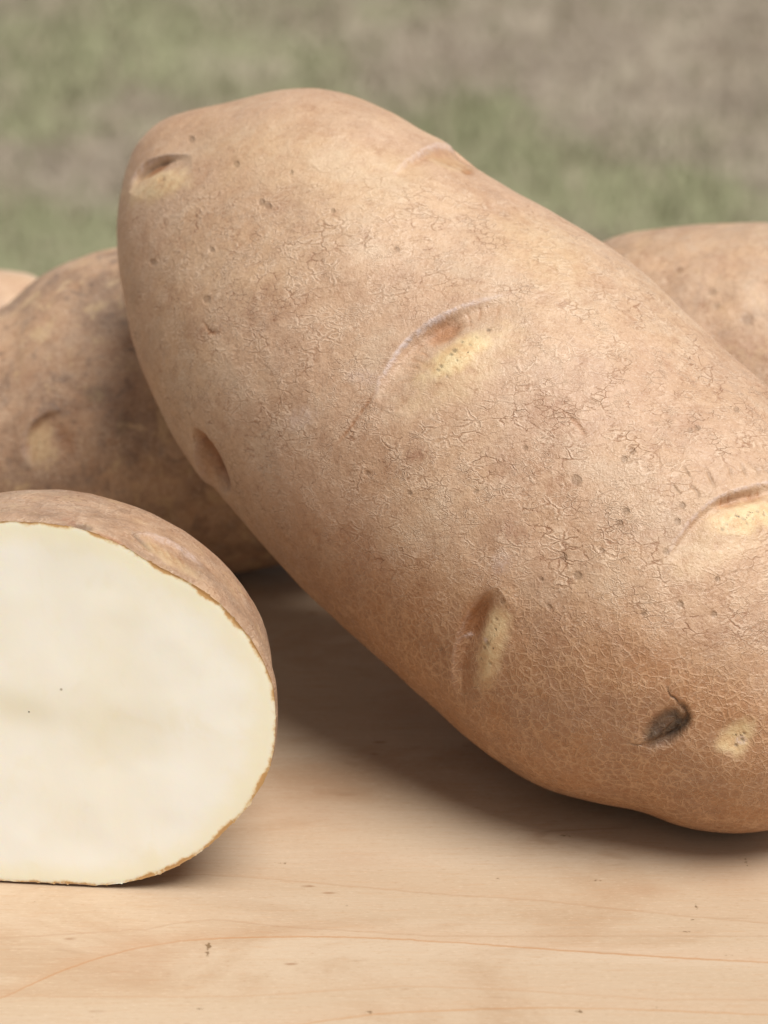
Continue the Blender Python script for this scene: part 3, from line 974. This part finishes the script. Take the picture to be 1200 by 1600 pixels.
# ---- the cut half in front
CUT = [(0, 816), (40, 816), (82, 818), (136, 829), (190, 851), (231, 877), (289, 908), (330, 935), (363, 966), (392, 1001), (412, 1034), (425, 1067), (430, 1092), (432, 1123), (430, 1154), (420, 1198), (400, 1239),
       (371, 1277), (330, 1317), (289, 1345), (247, 1363), (198, 1378), (150, 1384), (82, 1384), (0, 1382), (-120, 1362), (-225, 1305), (-300, 1210), (-325, 1100), (-300, 985), (-225, 890), (-110, 832)]
cc = catmull(CUT, 16, closed=True)
base_pt = on_table(np.array(120.0), np.array(1386.0))
YAW = R(-6)                                                       # the cut faces slightly to the left of the camera
pn = np.array([math.sin(YAW), -math.cos(YAW), 0.10]); pn /= np.linalg.norm(pn)
rr_ = ray(cc[:, 0], cc[:, 1])
tt_ = ((base_pt - CAMP) @ pn) / (rr_ @ pn)
OC = CAMP + rr_ * tt_[:, None]
# resample evenly, denser where it is in view
seg = np.linalg.norm(np.diff(np.vstack([OC, OC[:1]]), axis=0), axis=1)
L = np.concatenate([[0], np.cumsum(seg)])
NV = 900
u = np.linspace(0, L[-1], NV, endpoint=False)
OCc = np.vstack([OC, OC[:1]])
OC = np.stack([np.interp(u, L, OCc[:, a]) for a in range(3)], -1)
OC[:, 2] = np.maximum(OC[:, 2], 0.0004)
C0 = OC.mean(0)
NU = 330
ts = np.linspace(0, 1, NU) ** 1.15
LEN = 0.0495
ax = np.array([math.sin(R(6)), math.cos(R(6)), 0.0])
scl = (1 - np.clip(ts, 0, 0.9995) ** 2.3) ** 0.5 * (1 + 0.07 * np.sin(np.clip(ts * 2.2, 0, math.pi)))
OS = OC.copy()
for a_ in range(3):
    OS[:, a_] = np.fft.irfft(np.fft.rfft(OC[:, a_]) * np.exp(-(np.arange(NV // 2 + 1) / 4.0) ** 2), NV)
SV = []
for t, s in zip(ts, scl):
    c = C0 + ax * LEN * t
    c[2] = C0[2] * (0.45 + 0.55 * s) if s < 1 else C0[2] * s
    bl = float(sstep(0.0, 0.25, t))
    SV.append(c + (OC * (1 - bl) + OS * bl - C0) * s)
SV = np.array(SV).reshape(-1, 3)
SF = grid_faces(NU, NV, True)
SN = vert_normals(SV, SF)
if (SN * (SV - (C0 + ax * 0.02))).sum(1).mean() < 0:
    SF = SF[:, ::-1].copy(); SN = -SN
trow = np.repeat(ts, NV)
hh = 0.00035 * vnoise(SV, 60, 61, 2) + 0.00012 * vnoise(SV, 300, 62, 2)


class HalfSkin(Potato):
    def __init__(self):
        self.V = SV; self.base = SV; self.N = SN; self.F = SF
        self.x, self.y = project(SV)
        view = (SV - CAMP); view /= np.linalg.norm(view, axis=1, keepdims=True)
        self.front = ((SN * view).sum(1) < 0.05).astype(float)
        self.h = hh.copy()
        self.a = {k: np.zeros(len(SV)) for k in ATTRS}
        self.a['crease'][:] = 0.9
        self.eye_id = np.zeros(len(SV), int); self.n_eyes = 0


hs_ = HalfSkin()
hs_.a['net'] = 0.25 * sstep(0.0, 0.5, trow)
hs_.brow([(205, 832), (235, 838), (270, 852), (300, 872), (318, 890)], 1, 0.4, 18, 0.25, 8, 0.45, 4, 0.15)
hs_.pad(262, 872, 52, 10, 32, 0.45, 0.1, 0.5)
hs_.stroke([(205, 830), (222, 845), (236, 862)], 3, 0.3, 'scar', 0.5)
for k in range(4):
    hs_.stroke([(236 + 14 * k, 845 + 7 * k), (243 + 14 * k, 856 + 7 * k), (246 + 14 * k, 866 + 8 * k)], 2.5, 0.25, 'pit', 0.6)
hs_.hole(112, 815, 28, 8, 12, 0.2, 0.9, 'red')
hs_.hole(130, 822, 14, 5, 15, 0.2, 0.5, 'scar')
hs_.stroke([(20, 798), (60, 803), (100, 800)], 3, 0.15, 'spot', 0.7)
hs_.stroke([(130, 805), (180, 808), (225, 822)], 3, 0.12, 'spot', 0.6)
hs_.stroke([(150, 832), (180, 845), (196, 856)], 3, 0.15, 'pit', 0.8)
hs_.eye_part(262, 862, 66, 24, 32)
SVd = SV + SN * hs_.h[:, None]
# ragged cut rim: bits of skin stand proud
rim = SVd[:NV].copy()
outw = (OC - C0) / np.linalg.norm(OC - C0, axis=1, keepdims=True)
rag = np.maximum(vnoise(OC, 900, 71, 2), 0) * 0.00016 + np.maximum(vnoise(OC, 2600, 72, 1) - 0.45, 0) * 0.0005
for r_ in range(6):
    fade = 1 - r_ / 6
    SVd[r_ * NV:(r_ + 1) * NV] += outw * (rag * fade)[:, None] 
SVd[:, 2] = np.maximum(SVd[:, 2], 0.0001)
SNd = vert_normals(SVd, SF)
sg_ = np.sign((SNd * SN).sum(1)); sg_[sg_ == 0] = 1
SNd *= sg_[:, None]
origin = np.array([base_pt[0], base_pt[1], 0.0])
half = empty('cut_potato', tuple(origin))
tag(half, 'potato half with its pale cream cut face towards the viewer, at the left front', 'potato')
fe = hs_.eye_id[SF]
isE = (fe == 1).all(1)
v, nn, f, at = take(SVd - origin, SNd, SF, hs_.a, ~isE)
mesh_obj('skin', v, f, M_HALF, half, at, nn)
v, nn, f, at = take(SVd - origin, SNd, SF, hs_.a, isE)
if len(f): mesh_obj('eye', v, f, M_HALF, half, at, nn)
# the flesh: rings from the rim inwards, the rim slightly rounded and set back a hair behind the skin
rad_mm = np.linalg.norm(OC - C0, axis=1) * 1000
ins = np.concatenate([[0, 0.08, 0.16, 0.26, 0.4, 0.6, 0.9, 1.3], np.linspace(2, 27.9, 44)])
FV, FE = [], []
for d in ins:
    k = np.clip(1 - d / np.minimum(rad_mm, 28.0), 0.0, 1)
    P_ = C0 + (OC - C0) * k[:, None]
    back = 0.00010 * math.exp(-d / 0.25)
    FV.append(SVd[:NV].copy() if d == 0 else P_ - pn * back); FE.append(np.full(NV, d))
FV = np.vstack(FV); FE = np.concatenate(FE)
FV += pn * (0.00012 * vnoise(FV, 120, 81, 2) * sstep(0.4, 4, FE))[:, None]
FV = np.vstack([FV, FV[-NV:].mean(0)]); FE = np.append(FE, 28)
FF = grid_faces(len(ins), NV, True)
fn = vert_normals(FV, FF)
if (fn @ pn).mean() < 0: FF = FF[:, ::-1].copy()
fx, fy = project(FV)
core = 0.55 * np.exp(-((fx - 25) / 75) ** 2 - ((fy - 1100 - 0.15 * fx) / 28) ** 2) + 0.2 * np.exp(-((fx - 170) / 130) ** 2 - ((fy - 1130) / 60) ** 2) + 0.35 * np.exp(-((fx - 110) / 60) ** 2 - ((fy - 850) / 70) ** 2)
core += 0.25 * np.clip(vnoise(FV, 70, 83, 3), 0, 1)
v = FV - origin
FF = np.vstack([FF, np.stack([(len(ins) - 1) * NV + np.arange(NV), (len(ins) - 1) * NV + (np.arange(NV) + 1) % NV, np.full(NV, len(FV) - 1), np.full(NV, len(FV) - 1)], -1)[:, ::1]])
mesh_obj('cut_flesh', v, FF, M_FLESH, half, {'edge': FE, 'core': np.clip(core, 0, 1)})
